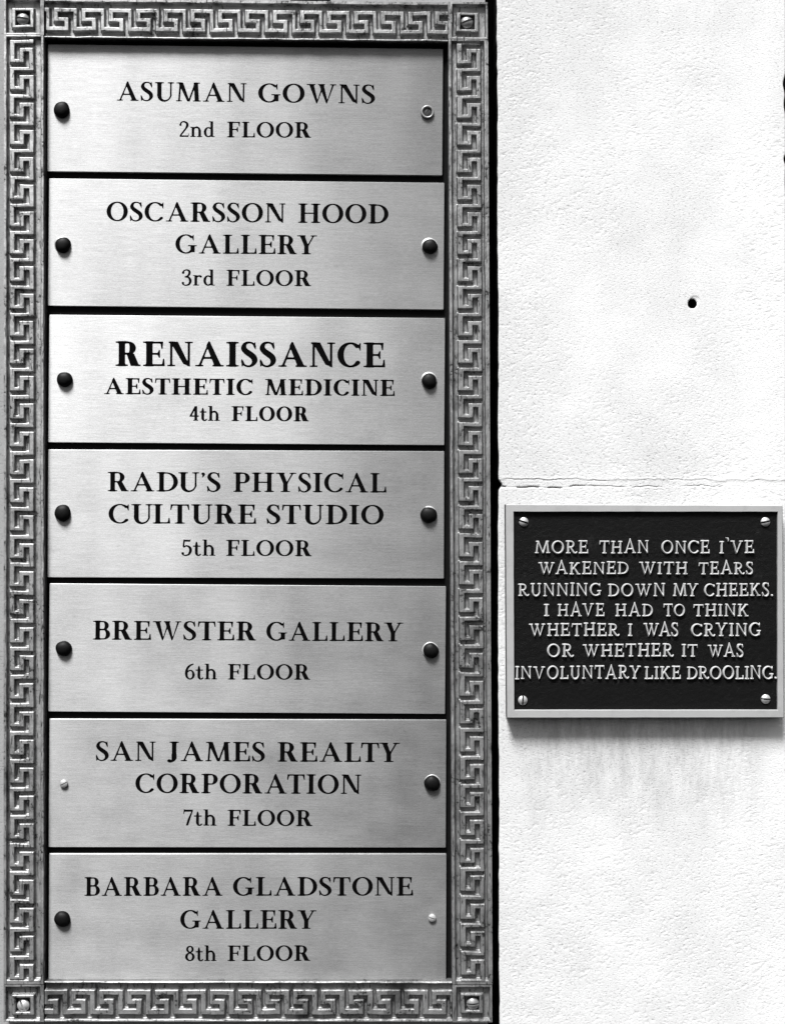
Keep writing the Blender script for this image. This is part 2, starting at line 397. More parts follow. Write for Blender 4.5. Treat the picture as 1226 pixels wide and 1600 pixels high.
def glyph(ch, st):
    T, t, sf, sh = st.T, st.t, st.sf, st.sh
    k = .065
    def foot(x, wd, top=False, l=1.0, r=1.0):
        y0, y1 = (1 - sh, 1) if top else (0, sh)
        return rect(x - wd / 2 - sf * l, y0, x + wd / 2 + sf * r, y1)
    def stem(x, wd, top=True, bot=True, y0=0., y1=1., l=1., r=1.):
        f = [rect(x - wd / 2, y0, x + wd / 2, y1)]
        if bot: f.append(foot(x, wd, False, l, r))
        if top: f.append(foot(x, wd, True, l, r))
        return SU(k, *f)
    def armtip(x, y0, y1, out=.03):                       # wedge serif at an arm's end
        s_ = 1 if y1 > y0 else -1
        return sd_poly([(x - .14, y1), (x + out, y1), (x + out * .3, y0), (x - .035, y0), (x - .06, y1 - s_ * .12)])
    xs = sf + T / 2
    if ch == 'A':
        ax = .43; ap = 1.17 if st.cast else 1.02
        f = SU(k * .6, sd_poly([(.10 - t / 2, 0), (.10 + t / 2 + .01, 0), (ax + .03, ap - .04), (ax - .01, ap)]),
               sd_poly([(.74 - T * .55, 0), (.74 + T * .55, 0), (ax + .025, ap), (ax - .015, ap), (ax - T * .42, ap - .16)]), rect(.22, .30, .60, .30 + t * 1.05),
               foot(.10, t, l=.95, r=.95), foot(.74, T * 1.05, l=.75, r=.75))
        return f, 0.10 - t / 2 - sf, .74 + T * .55 + sf * .75
    if ch == 'B':
        return SU(k * .5, stem(xs, T, r=.2), bowl(xs, .50, 1, xs + .47, T * .95, t), bowl(xs, 0, .50 + t, xs + .53, T, t)), 0, xs + .53
    if ch == 'C':
        f = SU(.02, arc(.45, .5, .45, .515, 48, 318, T, t), sd_poly([(.80, .995), (.775, .995), (.70, .86), (.775, .66), (.80, .66)]))
        if st.cast: f = SU(.02, arc(.45, .5, .45, .515, 42, 318, T, t), sd_poly([(.83, .9), (.74, .95), (.72, .84), (.80, .72), (.84, .74)]))
        return f, 0, .82
    if ch == 'D':
        return SU(k * .5, stem(xs, T, r=.2), bowl(xs, 0, 1, xs + .66, T, t)), 0, xs + .66
    if ch in 'EF':
        xr = xs + .45
        f = [stem(xs, T, r=.2 if ch == 'E' else 1.), rect(xs, 1 - t, xr, 1), armtip(xr - .005, .70, 1), rect(xs, .5 - t / 2, xr - .12, .5 + t / 2),
             sd_poly([(xr - .19, .5), (xr - .125, .66), (xr - .08, .66), (xr - .08, .34), (xr - .125, .34)])]
        if ch == 'E': f += [rect(xs, 0, xr + .05, t), armtip(xr + .05, .31, 0, .035)]
        return SU(.02, *f), 0, xr + (.075 if ch == 'E' else .025)
    if ch == 'G':
        f = SU(.02, arc(.45, .5, .45, .515, 50, 312, T, t), sd_poly([(.79, .995), (.765, .995), (.69, .86), (.765, .67), (.79, .67)]))
        f = SU(.02, f, rect(.70 - T * .3, .06, .70 + T * .7, .44), rect(.70 - T * .3 - sf, .44 - sh * 1.1, .70 + T * .7 + sf * .8, .44))
        return f, 0, .70 + T * .7 + sf * .8
    if ch == 'H':
        x2 = xs + .54
        return U(stem(xs, T), stem(x2, T), rect(xs, .5 - t / 2, x2, .5 + t / 2)), 0, x2 + T / 2 + sf
    if ch == 'I': return stem(xs, T), 0, 2 * xs
    if ch == 'J':
        x = .30
        return SU(k, rect(x - T / 2, .12, x + T / 2, 1), foot(x, T, True), vstroke([(x, .3, T), (x - .005, .12, T * .95), (x - .07, .0, T * .6), (x - .17, -.04, t * 1.2), (x - .22, .0, t * 1.5)]),
                  vstroke([(x - .215, .02, T * .7), (x - .20, .03, T * .7)])), .02, x + T / 2 + sf
    if ch == 'K':
        return SU(k * .6, stem(xs, T), diag(xs + T * .2, .40, xs + .47, 1, t * 1.5), diag(xs + .50, 0, xs + .16, .60, T * 1.15), foot(xs + .48, t, True, .9, .9), foot(xs + .50, T * 1.1, False, .7, .8)), 0, xs + .50 + T * .55 + sf * .8
    if ch == 'L':
        xr = xs + .46
        return SU(.02, stem(xs, T), rect(xs, 0, xr, t), armtip(xr, .30, 0, .035)), 0, xr + .03
    if ch == 'M':
        a = sf + t / 2; x4 = a + .78
        sp = .03 if st.cast else .0
        f = SU(k * .5, diag(a - sp, 0, a + .06, 1, t * 1.15), sd_poly([(a + .06 - T * .5, 1), (a + .06 + T * .62, 1), (a + .42 + T * .25, .0), (a + .42 - T * .35, .0)]),
               diag(a + .43, .0, x4 - .06, 1, t * 1.15), diag(x4 + sp, 0, x4 - .05, 1, T), foot(a - sp, t, l=.9, r=.9), foot(x4 + sp, T, l=.8, r=.8), rect(a + .06 - T / 2 - sf * .8, 1 - sh, a + .10, 1), rect(x4 - .05, 1 - sh, x4 - .05 + T / 2 + sf * .8, 1))
        return f, a - t / 2 - sf, x4 + T / 2 + sf * .8
    if ch == 'N':
        a = sf + t / 2; b = a + .60
        f = SU(k * .5, rect(a - t / 2, 0, a + t / 2, 1), rect(b - t / 2, 0, b + t / 2, 1), sd_poly([(a - t / 2, 1), (a - t / 2 + T * 1.2, 1), (b + t / 2, -.01), (b + t / 2 - T * 1.05, -.01 + .10), ]),
               foot(a, t, l=.9, r=.9), rect(a - sf * .9, 1 - sh, a + T * .5, 1), foot(b, t, True, .9, .9))
        return f, 0, b + t / 2 + sf * .9
    if ch == 'O': return arc(.45, .5, .45, .515, 0, 360, T, t, 40), 0, .90
    if ch == 'P': return SU(k * .5, stem(xs, T), bowl(xs, .44, 1, xs + .50, T, t)), 0, xs + .50
    if ch == 'R':
        if st.cast:
            leg = vstroke([(xs + .14, .50, T * .8), (xs + .28, .28, T), (xs + .40, .09, T), (xs + .54, .03, t), (xs + .62, .12, t * .8)])
            return SU(k * .5, stem(xs, T), bowl(xs, .44, 1, xs + .46, T, t), leg), 0, xs + .63
        leg = sd_poly([(xs + .15, .52), (xs + .15 + T * 1.2, .50), (xs + .60, 0.0), (xs + .60 - T * 1.35, 0.0)])
        return SU(k * .5, stem(xs, T), bowl(xs, .46, 1, xs + .48, T, t), leg, rect(xs + .45, 0, xs + .645, sh)), 0, xs + .645
    if ch == 'S':
        f = SU(.02, vstroke([(.485, .80, t), (.43, .93, t), (.29, .985, t), (.15, .93, t * 1.5), (.10, .76, T * .85), (.18, .62, T), (.31, .51, T * 1.08), (.44, .38, T * 1.0), (.475, .22, T * .85), (.40, .07, t * 1.4), (.26, .01, t), (.12, .07, t), (.05, .22, t)]),
               sd_poly([(.50, 1.0), (.47, 1.0), (.44, .86), (.49, .70), (.515, .70)]), sd_poly([(.03, -.0), (.06, -.0), (.11, .10), (.045, .31), (.02, .31)]))
        return f, .01, .475 + T * .43
    if ch == 'T':
        x = .38
        return SU(.02, stem(x, T, top=False), rect(.03, 1 - t, .73, 1), sd_poly([(.02, 1), (.16, 1), (.09, .90), (.045, .71), (.0, .71)]), sd_poly([(.74, 1), (.60, 1), (.67, .90), (.715, .71), (.76, .71)])), .01, .75
    if ch == 'U':
        b = xs + .50
        f = SU(.02, rect(xs - T / 2, .28, xs + T / 2, 1), vstroke([(xs, .42, T), (xs, .28, T), (xs + .06, .10, T * .8), (xs + .22, .012, t * 1.5), (xs + .40, .09, t * 1.1), (b, .28, t), (b, .42, t)]), rect(b - t / 2, .3, b + t / 2, 1))
        return SU(k, f, foot(xs, T, True), foot(b, t, True)), 0, b + t / 2 + sf
    if ch == 'V':
        f = SU(k * .5, sd_poly([(sf, 1), (sf + T * 1.1, 1), (.46, .08), (.42, -.02), (.40, -.02)]), sd_poly([(.72, 1), (.72 + t, 1), (.44, -.02), (.41, -.02)]), rect(0, 1 - sh, sf * 1.8 + T, 1), rect(.72 - sf, 1 - sh, .72 + t + sf, 1))
        return f, 0, .72 + t + sf
    if ch == 'W':
        def v(o): return [sd_poly([(o, 1), (o + T * 1.05, 1), (o + .36, .10), (o + .32, -.02), (o + .30, -.02)]), sd_poly([(o + .55, 1), (o + .55 + t * 1.1, 1), (o + .34, -.02), (o + .31, -.02)])]
        a, b = sf * .9, sf * .9 + .40
        f = SU(k * .5, *v(a), *v(b), rect(0, 1 - sh, a + T + sf * .7, 1), rect(b - sf * .3, 1 - sh, b + T + sf * .6, 1), rect(b + .55 - sf * .9, 1 - sh, b + .55 + t + sf * .9, 1))
        return f, 0, b + .55 + t + sf * .9
    if ch == 'Y':
        x = .40
        f = SU(k * .6, rect(x - T / 2, 0, x + T / 2, .48), foot(x, T), sd_poly([(sf, 1), (sf + T * 1.15, 1), (x + T * .45, .44), (x - T / 2, .44)]), sd_poly([(.68, 1), (.68 + t, 1), (x + T / 2, .44), (x + T * .1, .44)]), rect(0, 1 - sh, sf * 1.7 + T, 1), rect(.68 - sf, 1 - sh, .68 + t + sf, 1))
        return f, 0, .68 + t + sf
    if ch == "'":
        if st.cast: return vstroke([(.02, 1.19, .10), (.10, 1.15, .16), (.15, 1.02, .11), (.14, .93, .06)]), -.02, .20
        return vstroke([(.08, .93, .14), (.10, .88, .12), (.08, .79, .05), (.05, .74, .03)]), 0, .16
    if ch == '.': return vstroke([(.09, .07, .15), (.10, .075, .15)]), 0, .18
    # ---- figures and small letters, a little lighter
    T, t = T * .80, t * 1.0
    if ch == '2': return SU(.02, vstroke([(.07, .77, T * .9), (.06, .80, t * 1.3), (.13, .95, t), (.27, .985, t * 1.2), (.42, .89, T * .9), (.44, .73, T), (.36, .54, T * .75), (.20, .30, t * 1.2), (.06, .07, t)]), rect(.035, 0, .50, T * .7), sd_poly([(.46, .0), (.50, 0), (.535, .23), (.505, .23)])), .02, .53
    if ch == '3': return U(vstroke([(.07, .80, T), (.10, .92, t), (.24, .985, t * 1.1), (.38, .92, T * .8), (.40, .77, T * .9), (.33, .62, t * 1.3), (.18, .54, t)]), vstroke([(.18, .55, t), (.36, .50, T * .8), (.45, .30, T), (.38, .08, T * .8), (.21, .012, t), (.08, .07, t), (.06, .16, T)])), 0, .51
    if ch == '4': return U(rect(.36 - T / 2, .03, .36 + T / 2, 1), diag(.05, .30, .36, 1, t * 1.3), rect(.01, .27, .53, .27 + T * .6), rect(.22, 0, .50, sh * 1.1)), 0, .53
    if ch == '5': return SU(.015, vstroke([(.13, .98, t), (.10, .56, t), (.24, .62, t * 1.1), (.41, .52, T * .9), (.45, .31, T), (.37, .09, T * .8), (.21, .012, t), (.08, .06, t), (.06, .15, T)]), sd_poly([(.11, 1), (.40, 1), (.46, 1.04), (.43, .87), (.11, .88)])), 0, .52
    if ch == '6': return U(vstroke([(.43, .99, t), (.27, .90, t * 1.4), (.13, .70, T * .9), (.08, .42, T), (.12, .14, T * .8), (.28, .015, t), (.42, .12, T * .8), (.46, .30, T), (.41, .50, T * .7), (.29, .585, t), (.15, .50, t), (.10, .40, t)])), .01, .52
    if ch == '7': return SU(.015, rect(.04, .87, .50, 1), sd_poly([(.02, .72), (.05, .72), (.10, .9), (.10, 1.02), (.04, 1.02)]), sd_poly([(.43, .9), (.50, 1), (.50, .93), (.27, 0), (.15, 0), (.24, .4)])), .02, .51
    if ch == '8': return U(arc(.27, .765, .21, .235, 0, 360, T * .85, t), arc(.27, .275, .265, .285, 0, 360, T, t)), 0, .535
    if ch in 'nhd':
        if ch == 'd':
            x = .46
            return SU(.025, rect(x - T / 2, 0.02, x + T / 2, 1.02), arc(.27, .32, .25, .335, 60, 300, T, t), rect(x - T / 2 - sf * .9, 1.02 - sh, x, 1.02), rect(x, 0, x + T / 2 + sf, sh)), .02, x + T / 2 + sf
        x = sf * .8 + T / 2; b = x + .36; top = 1.02 if ch == 'h' else .655
        return SU(.02, rect(x - T / 2, 0, x + T / 2, top), foot(x, T, l=.8, r=.8), foot(b, T, l=.8, r=.8), rect(x - T / 2 - sf * .8, top - sh, x, top), vstroke([(x, .46, t), (x + .08, .585, t * 1.1), (x + .20, .63, t * 1.5), (x + .31, .57, T * .8), (b, .42, T), (b, .25, T), (b, .06, T)])), 0, b + T / 2 + sf * .8
    if ch == 'r':
        x = sf * .8 + T / 2
        return SU(.02, rect(x - T / 2, 0, x + T / 2, .655), foot(x, T, l=.8, r=1.1), rect(x - T / 2 - sf * .8, .655 - sh, x, .655), vstroke([(x, .44, t), (x + .08, .57, t * 1.2), (x + .20, .61, T * .7), (x + .26, .57, T * .95)])), 0, x + .32
    if ch == 't':
        x = .17
        return SU(.02, vstroke([(x, .86, t * .7), (x, .7, T * .9), (x, .4, T), (x, .16, T), (x + .06, .03, T * .7), (x + .15, .03, t), (x + .20, .09, t)]), rect(-.01, .64 - sh * 1.3, .38, .64)), .02, .39
    raise KeyError(ch)

def contours(f):
    """closed iso-lines of f = 0"""
    ins = f < 0; segs = {}
    r, c = f.shape
    mix = ins[:-1, :-1].astype(int) + ins[1:, :-1] + ins[:-1, 1:] + ins[1:, 1:]
    def pt(a, b):
        fa, fb = f[a], f[b]; t = fa / (fa - fb)
        return (_gx[a[1]] + (_gx[b[1]] - _gx[a[1]]) * t, _gy[a[0]] + (_gy[b[0]] - _gy[a[0]]) * t)
    pts = {}
    for i, j in zip(*np.where((mix > 0) & (mix < 4))):
        cn = [(i, j), (i, j + 1), (i + 1, j + 1), (i + 1, j)]
        v = [bool(ins[q]) for q in cn]; ex = []
        for k in range(4):
            a, b = cn[k], cn[(k + 1) % 4]
            if v[k] != v[(k + 1) % 4]:
                key = (min(a, b), max(a, b)); pts.setdefault(key, pt(*key)); ex.append((key, v[k]))
        outs = [e[0] for e in ex if e[1]]; inn = [e[0] for e in ex if not e[1]]   # leaving / entering the inside
        if len(outs) == 1: segs[outs[0]] = inn[0]
        else:
            ks = [e[0] for e in ex]
            for q in range(4):
                if ex[q][1]: segs[ks[q]] = ks[(q + 1) % 4]
    loops = []
    while segs:
        st, nx = segs.popitem(); L = [st]
        while nx != st and nx in segs:
            L.append(nx); nx = segs.pop(nx)
        if len(L) > 5: loops.append(np.array([pts[q] for q in L]))
    return loops

def simplify(L, eps):
    def rdp(a, b):
        if b - a < 2: return []
        p, q = L[a], L[b % len(L)]; d = q - p; n = np.hypot(*d) + 1e-12
        seg = L[a + 1:b]; h = np.abs(d[0] * (seg[:, 1] - p[1]) - d[1] * (seg[:, 0] - p[0])) / n
        k = int(h.argmax())
        if h[k] < eps: return []
        k += a + 1
        return rdp(a, k) + [k] + rdp(k, b)
    far = int(np.hypot(*(L - L[0]).T).argmax())
    idx = [0] + rdp(0, far) + [far] + rdp(far, len(L))
    P = L[idx]
    ar = .5 * np.sum(P[:, 0] * np.roll(P[:, 1], -1) - np.roll(P[:, 0], -1) * P[:, 1])
    return P if ar > 0 else P[::-1]

_cache = {}
def get_glyph(ch, st):
    key = (ch, st.T, st.t, st.sf, st.cast)
    if key not in _cache:
        f, a, b = glyph(ch, st)
        _cache[key] = (f, a, b, None if st.cast else [simplify(L, .004) for L in contours(f)])
    return _cache[key]

def lay_word(word, x0, x1, cap, styles):
    """letters fitted between x0 and x1 -> list of (char, style, x offset, x scale)"""
    gl = [get_glyph(c, styles[i]) for i, c in enumerate(word)]
    wd = sum(q[2] - q[1] for q in gl); n = len(word); want = (x1 - x0) / cap
    def pair(i):
        p = word[i:i + 2]
        return -.07 if p in ('AV', 'VA', 'WA', 'TY', 'LT', 'LY', 'RY', 'TA', 'AT', 'AU', 'UL', 'IV', 'DU') else 0.0
    ker = [pair(i) for i in range(n - 1)]
    gap = (want - wd - sum(ker)) / (n - 1) if n > 1 else 0
    gg = min(max(gap, .03), .15 if styles[0].cast else .075); sx = 1.0
    if n == 1: sx = want / wd
    elif abs(gg - gap) > 1e-6: sx = want / (wd + sum(ker) + gg * (n - 1))
    res = []; x = 0
    for i, q in enumerate(gl):
        res.append((word[i], styles[i], x0 + (x - q[1]) * sx * cap, sx)); x += q[2] - q[1] + gg + (ker[i] if i < n - 1 else 0)
    return res

# ------------------------------------------------------------------ the setting: dark recess, pier and stucco wall
Wp = -9.0        # pier face, behind the wall plane (height h, towards the viewer is plus)
def box_mesh(name, u0, u1, v0, v1, h0, h1):
    co = [(wx(u), -h * S, wz(v)) for h in (h0, h1) for v in (v0, v1) for u in (u0, u1)]
    fs = [(0, 1, 3, 2), (4, 6, 7, 5), (0, 4, 5, 1), (2, 3, 7, 6), (0, 2, 6, 4), (1, 5, 7, 3)]
    return mesh_np(name, co, fs)
rc = obj('recess', box_mesh('recess', -500, 1900, -500, 2100, -160, -110), M_dark); rc['kind'] = 'structure'  # backing sheet with the recess shade put into its colour

M_pier = mat_stucco('pier_stone', .34, None)
# pier: field of coarse points with a wavering right arris
pv = np.concatenate([np.arange(-420, 2020, 40.)]); pu = np.concatenate([np.arange(-420, 740, 40.), [745, 757, 760.5]])
PU, PV = np.meshgrid(pu, pv)
me = field_mesh('stone_pier', wx(PU), wz(PV), -(Wp + 1.2 * (vnoise(PU, PV, 90, 3) - .5)) * S, 100 * S)
pier = thing('stone_pier', 'pale stone pier behind the metal directory frame, a sliver left of it', 'wall', (0, 0, 0))
pf = obj('pier_face', me, M_pier, pier)
co = box_mesh('chip', 0, 1, 0, 1, 0, 1)
# dark open joint at the very top of the pier
jt_u0, jt_v0 = uv_at(454, -4, Wp + 1.2); jt_u1, jt_v1 = uv_at(516, 1.9, Wp + 1.2)
obj('open_joint', box_mesh('open_joint', jt_u0, jt_u1, jt_v0, jt_v1, Wp - 6, Wp + 1.0), M_dark, pier)

# stucco wall: modelled surface with crack lines, chipped left arris and a drilled hole
hu, hv = uv_at(1081, 474.5, 0)
wu = np.concatenate([np.arange(779.2, 1068, 1.15), np.arange(1068, 1102, .75), np.arange(1102, 1229.4, 1.15)])
wv = np.concatenate([np.arange(-60, 740, 1.15), np.arange(740, 780, .6), np.arange(780, 1665, 1.15)])
WU, WV = np.meshgrid(wu, wv)
lf = 1.3 * (vnoise(WV * 0, WV, 60, 11) - .5) + 1.0 * (vnoise(WV * 0, WV, 14, 12) - .5)
# chipped corner where the joint meets the left edge
lf = lf + 5.0 * np.exp(-((WV - 760) / 5.5) ** 2) - .8 * smooth(700, 900, WV)
rt = (1228.3 + 6.6 * (1600 - WV) / 1600 - 1229.4) - 4.0 * np.exp(-((WV - 128) / 13) ** 2) - 2.9 * np.exp(-((WV - 160) / 15) ** 2) - 2.9 * np.exp(-((WV - 247) / 7) ** 2) - 1.0 * np.exp(-((WV - 285) / 20) ** 2) + .5 * (vnoise(WV * 0, WV, 30, 14) - .5)
kk = np.clip((WU - 779.2) / (1229.4 - 779.2), 0, 1)
WUx = WU + lf * (1 - smooth(779.2, 800, WU)) + rt * smooth(1210, 1229.4, WU)
h = 1.3 * (vnoise(WU, WV, 120, 5) - .5) + .30 * (vnoise(WU, WV, 26, 6) - .5)
# fine trowelled grain, a little stretched along a slant
a_, b_ = WU * .96 - WV * .26, WU * .26 + WV * .96
gr = vnoise(a_ * .55, b_, 2.1, 21) + .6 * vnoise(a_ * .55, b_, 3.3, 22)
mask = .25 + .75 * smooth(.36, .66, .14 * (1 - smooth(780, 1150, WU)) + vnoise(WU, WV, 150, 30) * .6 + vnoise(WU, WV, 50, 31) * .4)
pit = smooth(.62, .34, gr)
h = h - .36 * pit * mask - .06 * vnoise(a_ * .7, b_, 1.6, 23)
# two hairlines of the joint, upper faint, lower broken and deeper near the left edge
def line_v(u, base, seed, amp): return base + amp * (vnoise(u, u * 0, 22, seed) - .5) + amp * .5 * (vnoise(u, u * 0, 6, seed + 1) - .5)
up_v = line_v(WU, 751.8, 41, 3.2) + .0035 * (WU - 777); lo_v = line_v(WU, 763.2, 44, 4.0) - .002 * (WU - 777)
dep_u = 1.05 * (.06 + .94 * smooth(.35, .7, vnoise(WU, WU * 0, 24, 46))) * (1 - .5 * smooth(900, 1200, WU))
dep_l = 7.0 * (smooth(.40, .62, vnoise(WU, WU * 0, 17, 48)) * .9 + .10) * (1 - .80 * smooth(850, 960, WU)) * (1 - .6 * smooth(1000, 1200, WU))
dep_l = np.maximum(dep_l, 8 * (1 - smooth(779, 792, WU)))
h = h - dep_u * np.exp(-((WV - up_v) / .95) ** 2) - dep_l * np.exp(-((WV - lo_v) / 1.05) ** 2)
band = smooth(0, 2.5, WV - up_v) * (1 - smooth(-2.5, 0, WV - lo_v))
h = h * (1 - .45 * band) - .35 * band + .3 * smooth(-6, 0, WV - up_v) * (1 - smooth(0, 1, WV - up_v))
# rounded arrises
h = h - 4.0 * (1 - smooth(779.2, 780.6, WU)) - 3.0 * smooth(1228.0, 1229.4, WU)
# edge of the drilled hole
dh = np.hypot((WU - hu) * 1.06, WV - hv) + .9 * (vnoise(WU, WV, 4, 51) - .5)
h = h - 1.0 * (1 - smooth(7.6, 9.2, dh)) - .8 * (1 - smooth(6, 9, np.hypot(WU - hu - 4, (WV - hv + 6) * 1.3)))
qc = .25 * (dh[:-1, :-1] + dh[1:, :-1] + dh[:-1, 1:] + dh[1:, 1:])
gz = (uv_at(1000, 1122, 0)[1]); 
M_wall = mat_stucco('white_stucco', .745, (float(wx(788)), float(wx(1226)), float(wz(1290)), float(wz(1122))))
wall = thing('stucco_wall', 'white rough stucco wall with a cracked joint and one drilled hole, right of the directory', 'wall', (0, 0, 0))
me = field_mesh('wall_face', wx(WUx), wz(WV), -h * S, keep=qc > 7.9)
obj('wall_face', me, M_wall, wall)
for c_, sgn in ((0, 1), (-1, -1)):                        # side returns, the shade of the slots painted in as near-black
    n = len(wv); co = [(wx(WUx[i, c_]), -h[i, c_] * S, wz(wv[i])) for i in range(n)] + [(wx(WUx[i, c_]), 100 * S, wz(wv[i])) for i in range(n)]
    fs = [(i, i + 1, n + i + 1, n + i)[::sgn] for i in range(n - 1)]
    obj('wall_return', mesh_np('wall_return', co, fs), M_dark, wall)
co = []; n = 32
for (r, hh) in ((9.4, -2.2), (8.6, -3), (8.2, -30), (0.01, -31)):
    for k_ in range(n):
        a = 2 * math.pi * k_ / n; co.append((wx(hu + r / 1.06 * math.cos(a)), -hh * S, wz(hv - r * math.sin(a))))
fs = [(i * n + k_, i * n + (k_ + 1) % n, (i + 1) * n + (k_ + 1) % n, (i + 1) * n + k_) for i in range(3) for k_ in range(n)]
obj('drill_hole', mesh_np('drill_hole', co, fs, True), mat_simple('drilled_masonry', .03, .95), wall)

# ------------------------------------------------------------------ the directory frame
H_R, H_P, H_C, H_G = 13.0, 12.0, 5.0, -6.0          # ridge, meander face, channel (heights in front of the wall plane)
H_BACK = -8.5
fr_src = np.array([[69.5, 59.2], [699.8, 65.3], [706, 1534.], [69.5, 1533.5]])   # inner edge of the frame as surveyed
fu, fv = uv_at(fr_src[:, 0], fr_src[:, 1], H_R)
IL, IR, IT, IB = 70., 702.5, 62., 1534.   # ideal inner edge
def frame_uv(x, y):
    s = (x - IL) / (IR - IL); t = (y - IT) / (IB - IT)
    k_ = lambda q: (q[0] * (1 - s) + q[1] * s) * (1 - t) + (q[3] * (1 - s) + q[2] * s) * t
    return k_(fu), k_(fv)
def box_d(x, y, x0, x1, y0, y1):          # signed distance to a box
    dx = np.maximum(x0 - x, x - x1); dy = np.maximum(y0 - y, y - y1)
    return np.hypot(np.maximum(dx, 0), np.maximum(dy, 0)) + np.minimum(np.maximum(dx, dy), 0)
def ridge(e, e0, e1, soft=1.3): return smooth(e0 - soft, e0 + soft * .4, e) * (1 - smooth(e1 - soft * .4, e1 + soft, e))
def wobble(x, y, seed):
    return x + 1.1 * (vnoise(x, y, 24, seed) - .5) + .35 * (vnoise(x, y, 6, seed + 1) - .5), y + 1.1 * (vnoise(x, y, 24, seed + 2) - .5) + .35 * (vnoise(x, y, 6, seed + 3) - .5)
def wear(x, y, seed):
    return .6 * (vnoise(x, y, 14, seed) - .5) + .12 * (vnoise(x, y, 2.6, seed + 1) - .5)

def knots_pos(i, kn):
    (i0, p0), (i1, p1), (i2, p2) = kn
    return p0 + (p1 - p0) * (i - i0) / (i1 - i0) if i <= i1 else p1 + (p2 - p1) * (i - i1) / (i2 - i1)

def rail_height(e, d_groove, plate0, plate1, n0, n1, n2, n3, ends):
    plate = smooth(plate0 - .9, plate0 + .9, e) * (1 - smooth(plate1 - .9, plate1 + .9, e)) * ends
    d_groove = d_groove + .55
    key = smooth(-.8, 1.5, d_groove)
    h_ = H_C + (H_P - H_C) * plate * key + (H_G - H_C) * (1 - smooth(-1.6, .4, d_groove)) * smooth(plate0 - 3, plate0, e) * (1 - smooth(plate1, plate1 + 3, e))
    h_ = np.maximum(h_, H_C + (H_R - H_C) * ridge(e, n0, n1))
    h_ = np.maximum(h_, H_C + (H_R - .8 - H_C) * ridge(e, n2, n3))
    return h_

frame = thing('directory_frame', 'worn grey metal directory frame with a raised Greek key border and square screwed corners', 'frame',
              (wx(386), 0, wz(1600)))
FO = np.array([wx(386), 0, wz(1600)])
def frame_part(name, x, y, hgt, ext_ok=True):
    u, v = frame_uv(x, y)
    me = field_mesh(name, wx(u) - FO[0], wz(v) - FO[2], -hgt * S, -H_BACK * S)
    vi = np.zeros(len(me.loops), np.int32); me.loops.foreach_get('vertex_index', vi)
    cv_ = np.zeros(len(me.vertices) * 3, np.float32); me.vertices.foreach_get('co', cv_); cv_ = cv_.reshape(-1, 3)
    me.uv_layers.new(name='UVMap').data.foreach_set('uv', np.stack([cv_[vi, 0] * 4 + cv_[vi, 1], cv_[vi, 2] * 4], -1).astype(np.float32).ravel())
    return obj(name, me, M_frame, frame)

STEP = .72
# side rails
for side, kn, seed in (('l', ((0, 71.), (12, 585.), (33, 1502.)), 100), ('r', ((0, 66.), (12, 580.), (33, 1494.)), 140)):
    es = np.linspace(0, 63, int(63 / .66)); ys = np.arange(58., 1540.5, STEP)
    ys = ys[(ys >= 58) & (ys <= 1539)]
    if side == 'l': xs_ = (IL - es)[::-1]
    else: xs_ = IR + es
    x, y = np.meshgrid(xs_, ys); xw, yw = wobble(x, y, seed)
    e = (IL - xw) if side == 'l' else (xw - IR)
    if side == 'l': ox = xw - 16.0; P0, P1 = 16., 54.5
    else: ox = xw - 717.0; P0, P1 = 13.5, 51.5
    d = np.full(x.shape, 99.)
    for i in range(-1, 35):
        yy = knots_pos(i, kn); sel = (ys > yy - 12) & (ys < yy + 48)
        if not sel.any(): continue
        X_, Y_ = ox[sel], yw[sel] - yy
        dd = np.minimum(np.minimum(box_d(X_, Y_, 8, 46, 0, 6.2), box_d(X_, Y_, 8, 14.4, 0, 24)), np.minimum(box_d(X_, Y_, -6, 29.6, 30.2, 36.6), box_d(X_, Y_, 22.6, 29.6, 13.5, 36.6)))
        d[sel] = np.minimum(d[sel], dd)
    ends = smooth(63, 65, yw) * (1 - smooth(1534, 1536, yw))
    hh = rail_height(e, d, P0, P1, -2, 5.5, 58.5 if side == 'l' else 56.5, 70, ends)
    endr = smooth(1530.5, 1533, yw) * (e > 4) ; hh = np.where(yw > 1530, np.maximum(hh, H_C + (H_R - 1.5 - H_C) * endr), hh)
    hh = np.where(yw < 61.5, np.maximum(hh, H_R - .6 - .5 * np.abs(yw - 59)), hh)
    hh = hh + wear(x, y, seed + 7)
    hh = hh - 2.2 * (1 - smooth(.0, 1.2, e + .0)) * (e < 1.2)
    frame_part('side_rail', x, y, hh)
